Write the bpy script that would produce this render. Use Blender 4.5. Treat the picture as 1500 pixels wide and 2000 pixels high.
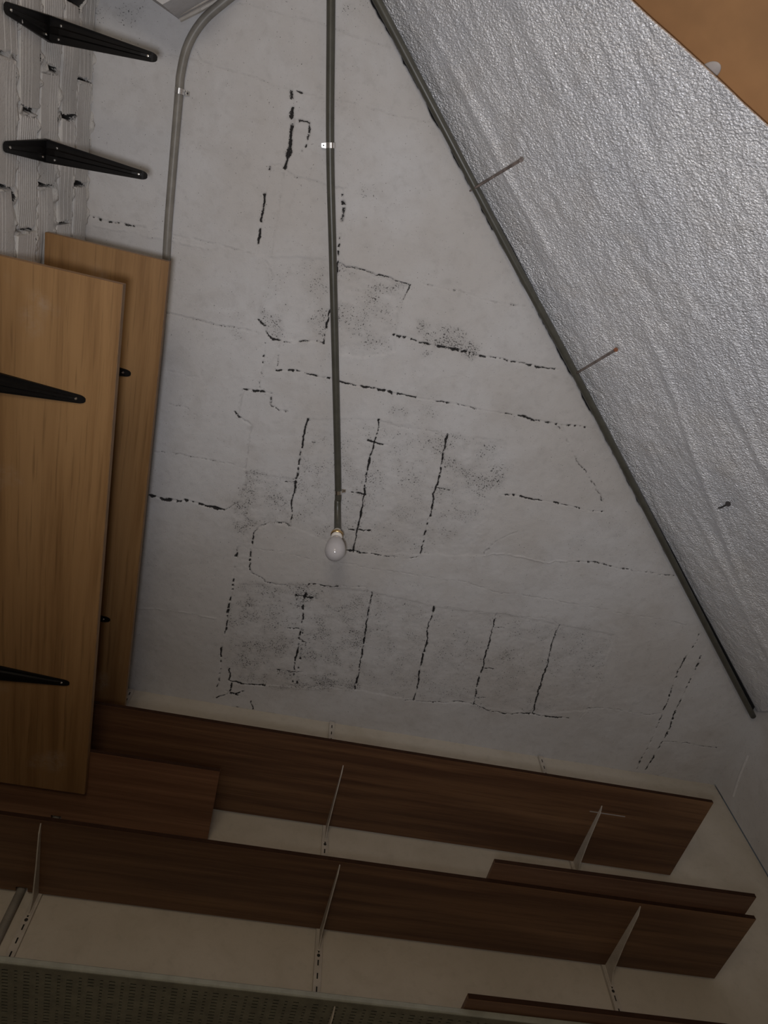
import bpy, bmesh, math, random
import numpy as np
from mathutils import Vector, Matrix

# ------------------------------------------------------------------ camera, world, light
scene = bpy.context.scene
for o in list(bpy.data.objects):
    bpy.data.objects.remove(o)
C = scene.collection

# World axes: X along the back wall, Y towards the back wall, Z up. The camera is the origin (1.3 m above floor).
CAM_X = Vector((0.97257, -0.23111, -0.02645))
CAM_DOWN = Vector((0.19771, 0.88118, -0.42946))
CAM_FWD = Vector((0.12256, 0.41245, 0.90270))
cam_data = bpy.data.cameras.new('camera')
cam = bpy.data.objects.new('camera', cam_data)
C.objects.link(cam)
m = Matrix.Identity(4)
for i in range(3):
    m[i][0] = CAM_X[i]; m[i][1] = -CAM_DOWN[i]; m[i][2] = -CAM_FWD[i]
cam.matrix_world = m
cam_data.sensor_fit = 'VERTICAL'
cam_data.sensor_height = 36.0
cam_data.lens = 36.0 * 1357.5 / 2000.0
cam_data.clip_start = 0.01
scene.camera = cam

world = bpy.data.worlds.new('world')
scene.world = world
world.use_nodes = True
world.node_tree.nodes['Background'].inputs[0].default_value = (0.9, 0.95, 1.0, 1)
world.node_tree.nodes['Background'].inputs[1].default_value = 0.02

# the phone's own torch, a hand's breadth beside the lens, shining the way the camera looks
torch_d = bpy.data.lights.new('torch', 'SPOT')
torch_d.energy = 54
torch_d.color = (0.98, 0.985, 1.035)
torch_d.shadow_soft_size = 0.05
torch_d.spot_size = math.radians(108)
torch_d.spot_blend = 1.0
torch = bpy.data.objects.new('torch', torch_d)
C.objects.link(torch)
torch.location = (-0.04, 0.07, -0.04)
torch.rotation_euler = Vector((0.28, 0.01, 1.0)).to_track_quat('-Z', 'Y').to_euler()

# added warm fill lamp at the rear wall; no doorway is built there
fill_d = bpy.data.lights.new('rear_fill', 'AREA')
fill_d.shape = 'RECTANGLE'; fill_d.size = 0.6; fill_d.size_y = 1.3
fill_d.energy = 13.5
fill_d.color = (1.0, 0.86, 0.68)
fill_lamp = bpy.data.objects.new('rear_fill', fill_d)
C.objects.link(fill_lamp)
fill_lamp.location = (-0.34, -1.27, -0.25)
fill_lamp.rotation_euler = (math.radians(90), 0, 0)

scene.view_settings.view_transform = 'Standard'
scene.view_settings.look = 'None'
scene.view_settings.exposure = 0.0
scene.view_settings.gamma = 1.0
scene.view_settings.use_curve_mapping = False

# ------------------------------------------------------------------ helpers
rng = np.random.default_rng(7)
random.seed(5)
H = 1.95            # ceiling
YB = 1.754          # back wall
XL = -0.669         # left wall face
XR = 1.79           # right wall
FLOOR = -1.3
DIRU = Vector((0.7220, 0.6920, 0)).normalized()     # along the top of the slope
DIRN = Vector((0.6920, -0.7220, 0)).normalized()    # horizontally towards the slope
N0 = 0.243
PHI = math.radians(56)

def tag(o, label, cat, group=None):
    o['label'] = label; o['category'] = cat
    if group: o['group'] = group
    return o

def struct(o):
    o['kind'] = 'structure'
    return o

def empty(name, loc=(0, 0, 0), rot=(0, 0, 0)):
    o = bpy.data.objects.new(name, None)
    o.empty_display_size = 0.05
    C.objects.link(o)
    o.location = loc; o.rotation_euler = rot
    return o

def link(name, me, mat, parent=None, smooth=False):
    o = bpy.data.objects.new(name, me)
    C.objects.link(o)
    if mat is not None and len(me.materials) == 0:
        me.materials.append(mat)
    if smooth:
        me.polygons.foreach_set('use_smooth', [True] * len(me.polygons))
    if parent is not None:
        o.parent = parent
    return o

def from_bm(bm, name='mesh'):
    me = bpy.data.meshes.new(name)
    bmesh.ops.recalc_face_normals(bm, faces=bm.faces)
    bm.to_mesh(me); bm.free()
    return me

def box_bm(x0, x1, y0, y1, z0, z1, bevel=0.0, seg=1):
    bm = bmesh.new()
    bmesh.ops.create_cube(bm, size=1)
    for v in bm.verts:
        v.co = Vector(((x0 + x1) / 2 + v.co.x * (x1 - x0), (y0 + y1) / 2 + v.co.y * (y1 - y0), (z0 + z1) / 2 + v.co.z * (z1 - z0)))
    if bevel:
        bmesh.ops.bevel(bm, geom=list(bm.edges), offset=bevel, segments=seg, affect='EDGES', profile=0.5)
    return bm

def tube_bm(path, radius, n=14, cap=True, bm=None):
    """round tube along a path; radius a number or a list"""
    if bm is None: bm = bmesh.new()
    P = [Vector(p) for p in path]
    R = radius if isinstance(radius, (list, tuple)) else [radius] * len(P)
    rings = []
    up = None
    for i, p in enumerate(P):
        t = (P[min(i + 1, len(P) - 1)] - P[max(i - 1, 0)]).normalized()
        if up is None:
            up = t.orthogonal().normalized()
        up = (up - t * up.dot(t)).normalized()
        s = t.cross(up)
        rings.append([bm.verts.new(p + (up * math.cos(a) + s * math.sin(a)) * R[i]) for a in [2 * math.pi * k / n for k in range(n)]])
    for a, b in zip(rings[:-1], rings[1:]):
        for k in range(n):
            bm.faces.new((a[k], a[(k + 1) % n], b[(k + 1) % n], b[k]))
    if cap:
        bm.faces.new(rings[0]); bm.faces.new(rings[-1])
    return bm

def smooth_path(pts, n=8):
    """Catmull-Rom through the points"""
    P = [Vector(p) for p in pts]
    P = [P[0] * 2 - P[1]] + P + [P[-1] * 2 - P[-2]]
    out = []
    for i in range(1, len(P) - 2):
        for k in range(n):
            t = k / n
            a, b, c, d = P[i - 1], P[i], P[i + 1], P[i + 2]
            out.append(0.5 * ((2 * b) + (c - a) * t + (2 * a - 5 * b + 4 * c - d) * t * t + (3 * b - a - 3 * c + d) * t ** 3))
    out.append(P[-2])
    return out

def lathe_bm(profile, n=32):
    bm = bmesh.new()
    rings = []
    for r, z in profile:
        if r < 1e-6:
            rings.append([bm.verts.new((0, 0, z))])
        else:
            rings.append([bm.verts.new((r * math.cos(2 * math.pi * k / n), r * math.sin(2 * math.pi * k / n), z)) for k in range(n)])
    for a, b in zip(rings[:-1], rings[1:]):
        for k in range(n):
            k2 = (k + 1) % n
            if len(a) == 1 and len(b) == 1: continue
            if len(a) == 1: bm.faces.new((a[0], b[k], b[k2]))
            elif len(b) == 1: bm.faces.new((a[k], a[k2], b[0]))
            else: bm.faces.new((a[k], a[k2], b[k2], b[k]))
    return bm

def prism_bm(poly, z0, z1):
    bm = bmesh.new()
    a = [bm.verts.new((x, y, z0)) for x, y in poly]
    b = [bm.verts.new((x, y, z1)) for x, y in poly]
    bm.faces.new(a); bm.faces.new(b)
    for k in range(len(poly)):
        k2 = (k + 1) % len(poly)
        bm.faces.new((a[k], a[k2], b[k2], b[k]))
    return bm

def np_mesh(name, verts, quads, attrs=None):
    """big quad mesh from numpy arrays"""
    me = bpy.data.meshes.new(name)
    nv, nq = len(verts), len(quads)
    me.vertices.add(nv); me.vertices.foreach_set('co', verts.astype(np.float32).ravel())
    me.loops.add(nq * 4); me.loops.foreach_set('vertex_index', quads.astype(np.int32).ravel())
    me.polygons.add(nq)
    me.polygons.foreach_set('loop_start', np.arange(0, nq * 4, 4, dtype=np.int32))
    me.polygons.foreach_set('use_smooth', np.ones(nq, dtype=bool))
    for k, v in (attrs or {}).items():
        a = me.attributes.new(k, 'FLOAT', 'POINT')
        a.data.foreach_set('value', v.astype(np.float32))
    me.update(calc_edges=True)
    me.validate()
    return me

def grid_quads(nx, ny):
    i = np.arange(nx - 1)[:, None] * ny + np.arange(ny - 1)[None, :]
    return np.stack([i, i + ny, i + ny + 1, i + 1], -1)

def vnoise(x, y, scale, seed=0):
    """smooth value noise, about -1..1; scale = feature size in metres"""
    r = np.random.default_rng(seed)
    T = r.uniform(-1, 1, (256, 256))
    u, v = x / scale + 1000.3, y / scale + 1000.7
    iu, iv = np.floor(u).astype(int), np.floor(v).astype(int)
    fu, fv = u - iu, v - iv
    fu = fu * fu * (3 - 2 * fu); fv = fv * fv * (3 - 2 * fv)
    a = T[iu % 256, iv % 256]; b = T[(iu + 1) % 256, iv % 256]
    c = T[iu % 256, (iv + 1) % 256]; d = T[(iu + 1) % 256, (iv + 1) % 256]
    return (a * (1 - fu) + b * fu) * (1 - fv) + (c * (1 - fu) + d * fu) * fv

def fbm(x, y, scale, octaves=3, seed=0):
    s = 0; amp = 1.0
    for k in range(octaves):
        s = s + amp * vnoise(x, y, scale / 2 ** k, seed + k * 17)
        amp *= 0.5
    return s

def in_poly(x, y, poly):
    inside = np.zeros(x.shape, bool)
    n = len(poly)
    for k in range(n):
        x0, y0 = poly[k]; x1, y1 = poly[(k + 1) % n]
        if y0 == y1: continue
        cond = ((y0 > y) != (y1 > y)) & (x < (x1 - x0) * (y - y0) / (y1 - y0) + x0)
        inside ^= cond
    return inside

def blur(a, n):
    for _ in range(n):
        p = np.pad(a, 1, mode='edge')
        a = (p[:-2, 1:-1] + p[2:, 1:-1] + p[1:-1, :-2] + p[1:-1, 2:] + 2 * a) / 6
    return a

# ------------------------------------------------------------------ materials
def new_mat(name):
    mt = bpy.data.materials.new(name)
    mt.use_nodes = True
    nt = mt.node_tree
    return mt, nt, nt.nodes['Principled BSDF']

def N(nt, t, **kw):
    n = nt.nodes.new(t)
    for k, v in kw.items():
        if k == 'ins':
            for kk, vv in v.items(): n.inputs[kk].default_value = vv
        else: setattr(n, k, v)
    return n

def mix(nt, fac, a, b):
    n = nt.nodes.new('ShaderNodeMix'); n.data_type = 'RGBA'
    for sock, val in ((n.inputs[0], fac), (n.inputs[6], a), (n.inputs[7], b)):
        if isinstance(val, bpy.types.NodeSocket): nt.links.new(val, sock)
        elif isinstance(val, (int, float)): sock.default_value = val
        else: sock.default_value = (*val, 1)
    return n.outputs[2]

def ramp(nt, src, lo, hi):
    n = nt.nodes.new('ShaderNodeMapRange'); n.interpolation_type = 'SMOOTHSTEP'
    for sock, val in ((n.inputs[0], src), (n.inputs[1], lo), (n.inputs[2], hi)):
        if isinstance(val, bpy.types.NodeSocket): nt.links.new(val, sock)
        else: sock.default_value = val
    return n.outputs[0]

def math_n(nt, op, a, b=0.0):
    n = nt.nodes.new('ShaderNodeMath'); n.operation = op
    for sock, val in ((n.inputs[0], a), (n.inputs[1], b)):
        if isinstance(val, bpy.types.NodeSocket): nt.links.new(val, sock)
        else: sock.default_value = val
    return n.outputs[0]

def coords(nt, scale=(1, 1, 1), rot=(0, 0, 0), kind='Object'):
    tc = nt.nodes.new('ShaderNodeTexCoord')
    mp = nt.nodes.new('ShaderNodeMapping')
    mp.inputs['Scale'].default_value = scale
    mp.inputs['Rotation'].default_value = rot
    nt.links.new(tc.outputs[kind], mp.inputs['Vector'])
    return mp.outputs[0]

def noise(nt, vec, scale, detail=3, rough=0.55, dist=0.0):
    n = N(nt, 'ShaderNodeTexNoise', ins={'Scale': scale, 'Detail': detail, 'Roughness': rough, 'Distortion': dist})
    nt.links.new(vec, n.inputs['Vector'])
    return n.outputs['Fac']

def bump(nt, height, strength, dist, bsdf):
    b = N(nt, 'ShaderNodeBump', ins={'Strength': strength, 'Distance': dist})
    nt.links.new(height, b.inputs['Height'])
    nt.links.new(b.outputs[0], bsdf.inputs['Normal'])

def plaster_mat(name, c1, c2, dirty=False, speck=0.0, bump_s=0.25):
    mt, nt, bs = new_mat(name)
    v = coords(nt)
    big = noise(nt, v, 2.2, 4, 0.6)
    col = mix(nt, ramp(nt, big, 0.35, 0.65), c1, c2)
    midn = noise(nt, v, 9, 5, 0.65, 0.5)
    col = mix(nt, math_n(nt, 'MULTIPLY', ramp(nt, midn, 0.46, 0.70), 0.22), col, (c1[0] * 0.72, c1[1] * 0.69, c1[2] * 0.66))
    fine = noise(nt, v, 45, 4, 0.6)
    col = mix(nt, math_n(nt, 'MULTIPLY', ramp(nt, fine, 0.5, 0.75), 0.18), col, tuple(x * 0.6 for x in c1))
    if dirty:
        am = N(nt, 'ShaderNodeAttribute', attribute_name='mould').outputs['Fac']
        ad = N(nt, 'ShaderNodeAttribute', attribute_name='dirt').outputs['Fac']  # grime together with the depth shade of cracks and gaps, as colour
        sp = noise(nt, v, 240, 2.5, 0.62)
        patch = noise(nt, v, 16, 3, 0.6)
        # the speck threshold falls with mould density
        dens = math_n(nt, 'MULTIPLY', am, ramp(nt, patch, 0.34, 0.66))
        dens = math_n(nt, 'ADD', dens, 0.07)
        thr = math_n(nt, 'SUBTRACT', 0.70, math_n(nt, 'MULTIPLY', dens, 0.21))
        mask = ramp(nt, math_n(nt, 'SUBTRACT', sp, thr), 0.0, 0.05)
        film = math_n(nt, 'MULTIPLY', dens, 0.30)
        col = mix(nt, film, col, (0.16, 0.15, 0.14))
        col = mix(nt, math_n(nt, 'MULTIPLY', mask, 0.88), col, (0.018, 0.016, 0.015))
        crumb = noise(nt, v, 300, 3, 0.65)
        crumb2 = noise(nt, v, 75, 2, 0.5)
        lev = math_n(nt, 'ADD', ad, math_n(nt, 'ADD', math_n(nt, 'MULTIPLY', math_n(nt, 'SUBTRACT', crumb, 0.5), 1.3), math_n(nt, 'MULTIPLY', math_n(nt, 'SUBTRACT', crumb2, 0.5), 0.6)))
        black = math_n(nt, 'MULTIPLY', ramp(nt, lev, 0.42, 0.60), ramp(nt, ad, 0.03, 0.14))
        col = mix(nt, math_n(nt, 'MULTIPLY', ad, 0.35), col, (0.14, 0.13, 0.12))
        col = mix(nt, math_n(nt, 'MULTIPLY', black, 0.95), col, (0.010, 0.009, 0.009))
    nt.links.new(col, bs.inputs['Base Color'])
    bs.inputs['Roughness'].default_value = 0.9
    bs.inputs['Specular IOR Level'].default_value = 0.2
    h = math_n(nt, 'ADD', noise(nt, v, 90, 4, 0.6), noise(nt, v, 320, 2, 0.5))
    bump(nt, h, bump_s, 0.002, bs)
    return mt

def wood_mat(name, axis, dark, mid, light, rough=0.5, scale=1.0, dust=0.0, streak=1.0):
    """veneer with the grain along an axis (0=X, 1=Y)"""
    mt, nt, bs = new_mat(name)
    s = [30 * scale] * 3; s[axis] = 1.1 * scale
    v = coords(nt, tuple(s))
    s2 = [5 * scale] * 3; s2[axis] = 0.8 * scale
    v2 = coords(nt, tuple(s2))
    s3 = [140 * scale] * 3; s3[axis] = 4 * scale
    v3 = coords(nt, tuple(s3))
    g = noise(nt, v, 1.0, 5, 0.65, 0.4)
    g2 = noise(nt, v2, 1.0, 3, 0.5, 0.6)
    g3 = noise(nt, v3, 1.0, 3, 0.6)
    col = mix(nt, ramp(nt, g, 0.34, 0.66), dark, mid)
    col = mix(nt, math_n(nt, 'MULTIPLY', ramp(nt, g2, 0.45, 0.72), 0.7 * streak), col, light)
    col = mix(nt, math_n(nt, 'MULTIPLY', ramp(nt, g3, 0.52, 0.72), 0.45), col, tuple(c * 0.55 for c in dark))
    if dust:
        vd = coords(nt)
        d = noise(nt, vd, 5.5, 2, 0.5)
        d2 = noise(nt, vd, 60, 4, 0.7)
        col = mix(nt, math_n(nt, 'MULTIPLY', math_n(nt, 'MULTIPLY', ramp(nt, d, 0.60, 0.74), ramp(nt, d2, 0.3, 0.7)), dust), col, (0.42, 0.38, 0.33))
    nt.links.new(col, bs.inputs['Base Color'])
    bs.inputs['Roughness'].default_value = rough
    bs.inputs['Specular IOR Level'].default_value = 0.35
    bump(nt, g3, 0.10, 0.001, bs)
    return mt

def plain_mat(name, col, rough=0.5, metal=0.0, var=0.12, scale=30, bump_s=0.05, spec=0.5):
    mt, nt, bs = new_mat(name)
    v = coords(nt)
    n = noise(nt, v, scale, 4, 0.6)
    c = mix(nt, ramp(nt, n, 0.3, 0.7), tuple(x * (1 - var) for x in col), tuple(min(1, x * (1 + var)) for x in col))
    nt.links.new(c, bs.inputs['Base Color'])
    bs.inputs['Roughness'].default_value = rough
    bs.inputs['Metallic'].default_value = metal
    bs.inputs['Specular IOR Level'].default_value = spec
    bump(nt, noise(nt, v, scale * 8, 2), bump_s, 0.001, bs)
    return mt

M_CEIL = plaster_mat('ceiling_plaster', (0.505, 0.485, 0.470), (0.565, 0.560, 0.565), dirty=True)
M_WALL = plaster_mat('wall_plaster', (0.47, 0.425, 0.355), (0.53, 0.485, 0.42), bump_s=0.12)
M_BRICK = plaster_mat('limewashed_brick', (0.55, 0.535, 0.51), (0.64, 0.62, 0.595), dirty=True, bump_s=0.4)
M_MORTAR = plaster_mat('rough_mortar', (0.52, 0.50, 0.47), (0.62, 0.60, 0.57), dirty=True, bump_s=0.7)
M_FLOOR = plain_mat('floor_concrete', (0.22, 0.21, 0.20), 0.9)
M_OAK = wood_mat('oak_veneer', 1, (0.20, 0.105, 0.040), (0.285, 0.160, 0.066), (0.35, 0.205, 0.09), 0.45, 1.0, dust=0.35)
M_OAK_EDGE = plain_mat('oak_edge', (0.20, 0.11, 0.045), 0.6)
M_WALNUT = wood_mat('walnut_laminate', 0, (0.088, 0.042, 0.023), (0.170, 0.088, 0.044), (0.27, 0.150, 0.077), 0.45, 0.9)
M_WALNUT2 = wood_mat('walnut_laminate_light', 0, (0.11, 0.055, 0.034), (0.19, 0.105, 0.062), (0.26, 0.155, 0.09), 0.45, 0.9)
M_WALNUT_EDGE = plain_mat('walnut_edge', (0.030, 0.014, 0.008), 0.8, spec=0.1)
M_RED = wood_mat('reddish_laminate', 0, (0.14, 0.064, 0.034), (0.25, 0.125, 0.066), (0.34, 0.185, 0.10), 0.5, 0.9)
M_PANEL = plain_mat('brown_fibreboard', (0.33, 0.17, 0.07), 0.7, var=0.12, scale=6)
M_BLACK = plain_mat('black_enamel', (0.0065, 0.0055, 0.005), 0.45, spec=0.18)
M_STEEL = plain_mat('bright_steel', (0.75, 0.73, 0.70), 0.25, metal=1.0)
M_NAIL = plain_mat('nail_steel', (0.30, 0.25, 0.23), 0.35, metal=0.9, var=0.3, scale=60)
M_RUST = plain_mat('dark_nail', (0.05, 0.045, 0.045), 0.6, metal=0.4)
M_CONDUIT = plain_mat('grey_conduit', (0.070, 0.067, 0.053), 0.38, spec=0.45)
M_CONDUIT2 = plain_mat('light_grey_conduit', (0.215, 0.20, 0.175), 0.42, spec=0.4)
M_CREAM = plain_mat('cream_enamel', (0.46, 0.42, 0.37), 0.45, spec=0.4)
M_SLOT = plain_mat('dark_slot', (0.02, 0.018, 0.016), 0.9)
M_BRASS = plain_mat('brass', (0.62, 0.42, 0.20), 0.3, metal=1.0)
M_CERAMIC = plain_mat('white_ceramic', (0.72, 0.68, 0.62), 0.3)
M_TRAY = plain_mat('grey_green_plastic', (0.12, 0.118, 0.088), 0.55, var=0.2)
M_RIM = plain_mat('pale_green_rim', (0.27, 0.28, 0.245), 0.5)
M_PAINT = plain_mat('grey_paint_dab', (0.36, 0.33, 0.315), 0.7)

mt, nt, bs = new_mat('frosted_bulb_glass')
bs.inputs['Base Color'].default_value = (0.52, 0.50, 0.51, 1)
bs.inputs['Roughness'].default_value = 0.16
bs.inputs['Subsurface Weight'].default_value = 0.25
bs.inputs['Subsurface Radius'].default_value = (0.02, 0.02, 0.02)
bs.inputs['Specular IOR Level'].default_value = 0.5
M_BULB = mt

# crinkled aluminium foil
mt, nt, bs = new_mat('crinkled_foil')
v = coords(nt, (1.0, 1.6, 1.0), kind='Object')
vor = N(nt, 'ShaderNodeTexVoronoi', ins={'Scale': 165.0, 'Randomness': 1.0}); nt.links.new(v, vor.inputs['Vector'])
n1 = noise(nt, v, 140, 3, 0.65, 0.8)
n2 = noise(nt, v, 3.0, 3, 0.5)
n3 = noise(nt, v, 260, 2, 0.5)
n4 = noise(nt, v, 9.0, 4, 0.6)
col = mix(nt, ramp(nt, n2, 0.35, 0.65), (0.86, 0.88, 0.93), (0.92, 0.93, 0.96))
col = mix(nt, math_n(nt, 'MULTIPLY', ramp(nt, n4, 0.5, 0.75), 0.35), col, (0.66, 0.63, 0.60))
nt.links.new(col, bs.inputs['Base Color'])
bs.inputs['Metallic'].default_value = 0.55
nt.links.new(math_n(nt, 'ADD', math_n(nt, 'MULTIPLY', n1, 0.30), 0.30), bs.inputs['Roughness'])
tcf = N(nt, 'ShaderNodeTexCoord'); vr = N(nt, 'ShaderNodeVectorRotate', rotation_type='Z_AXIS'); vr.inputs['Angle'].default_value = math.radians(-43.8)
nt.links.new(tcf.outputs['Object'], vr.inputs['Vector'])
vs_ = N(nt, 'ShaderNodeVectorMath', operation='MULTIPLY'); vs_.inputs[1].default_value = (0.4, 1.0, 1.0)
nt.links.new(vr.outputs[0], vs_.inputs[0])
crinkle = math_n(nt, 'ADD', math_n(nt, 'MULTIPLY', noise(nt, vs_.outputs[0], 60, 3, 0.6), 1.3), math_n(nt, 'MULTIPLY', noise(nt, vs_.outputs[0], 22, 3, 0.6), 2.2))
hh = math_n(nt, 'ADD', math_n(nt, 'ADD', crinkle, math_n(nt, 'MULTIPLY', vor.outputs['Distance'], 0.6)), math_n(nt, 'ADD', n1, math_n(nt, 'MULTIPLY', n3, 0.5)))
bump(nt, hh, 1.0, 0.0042, bs)
M_FOIL = mt

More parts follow.
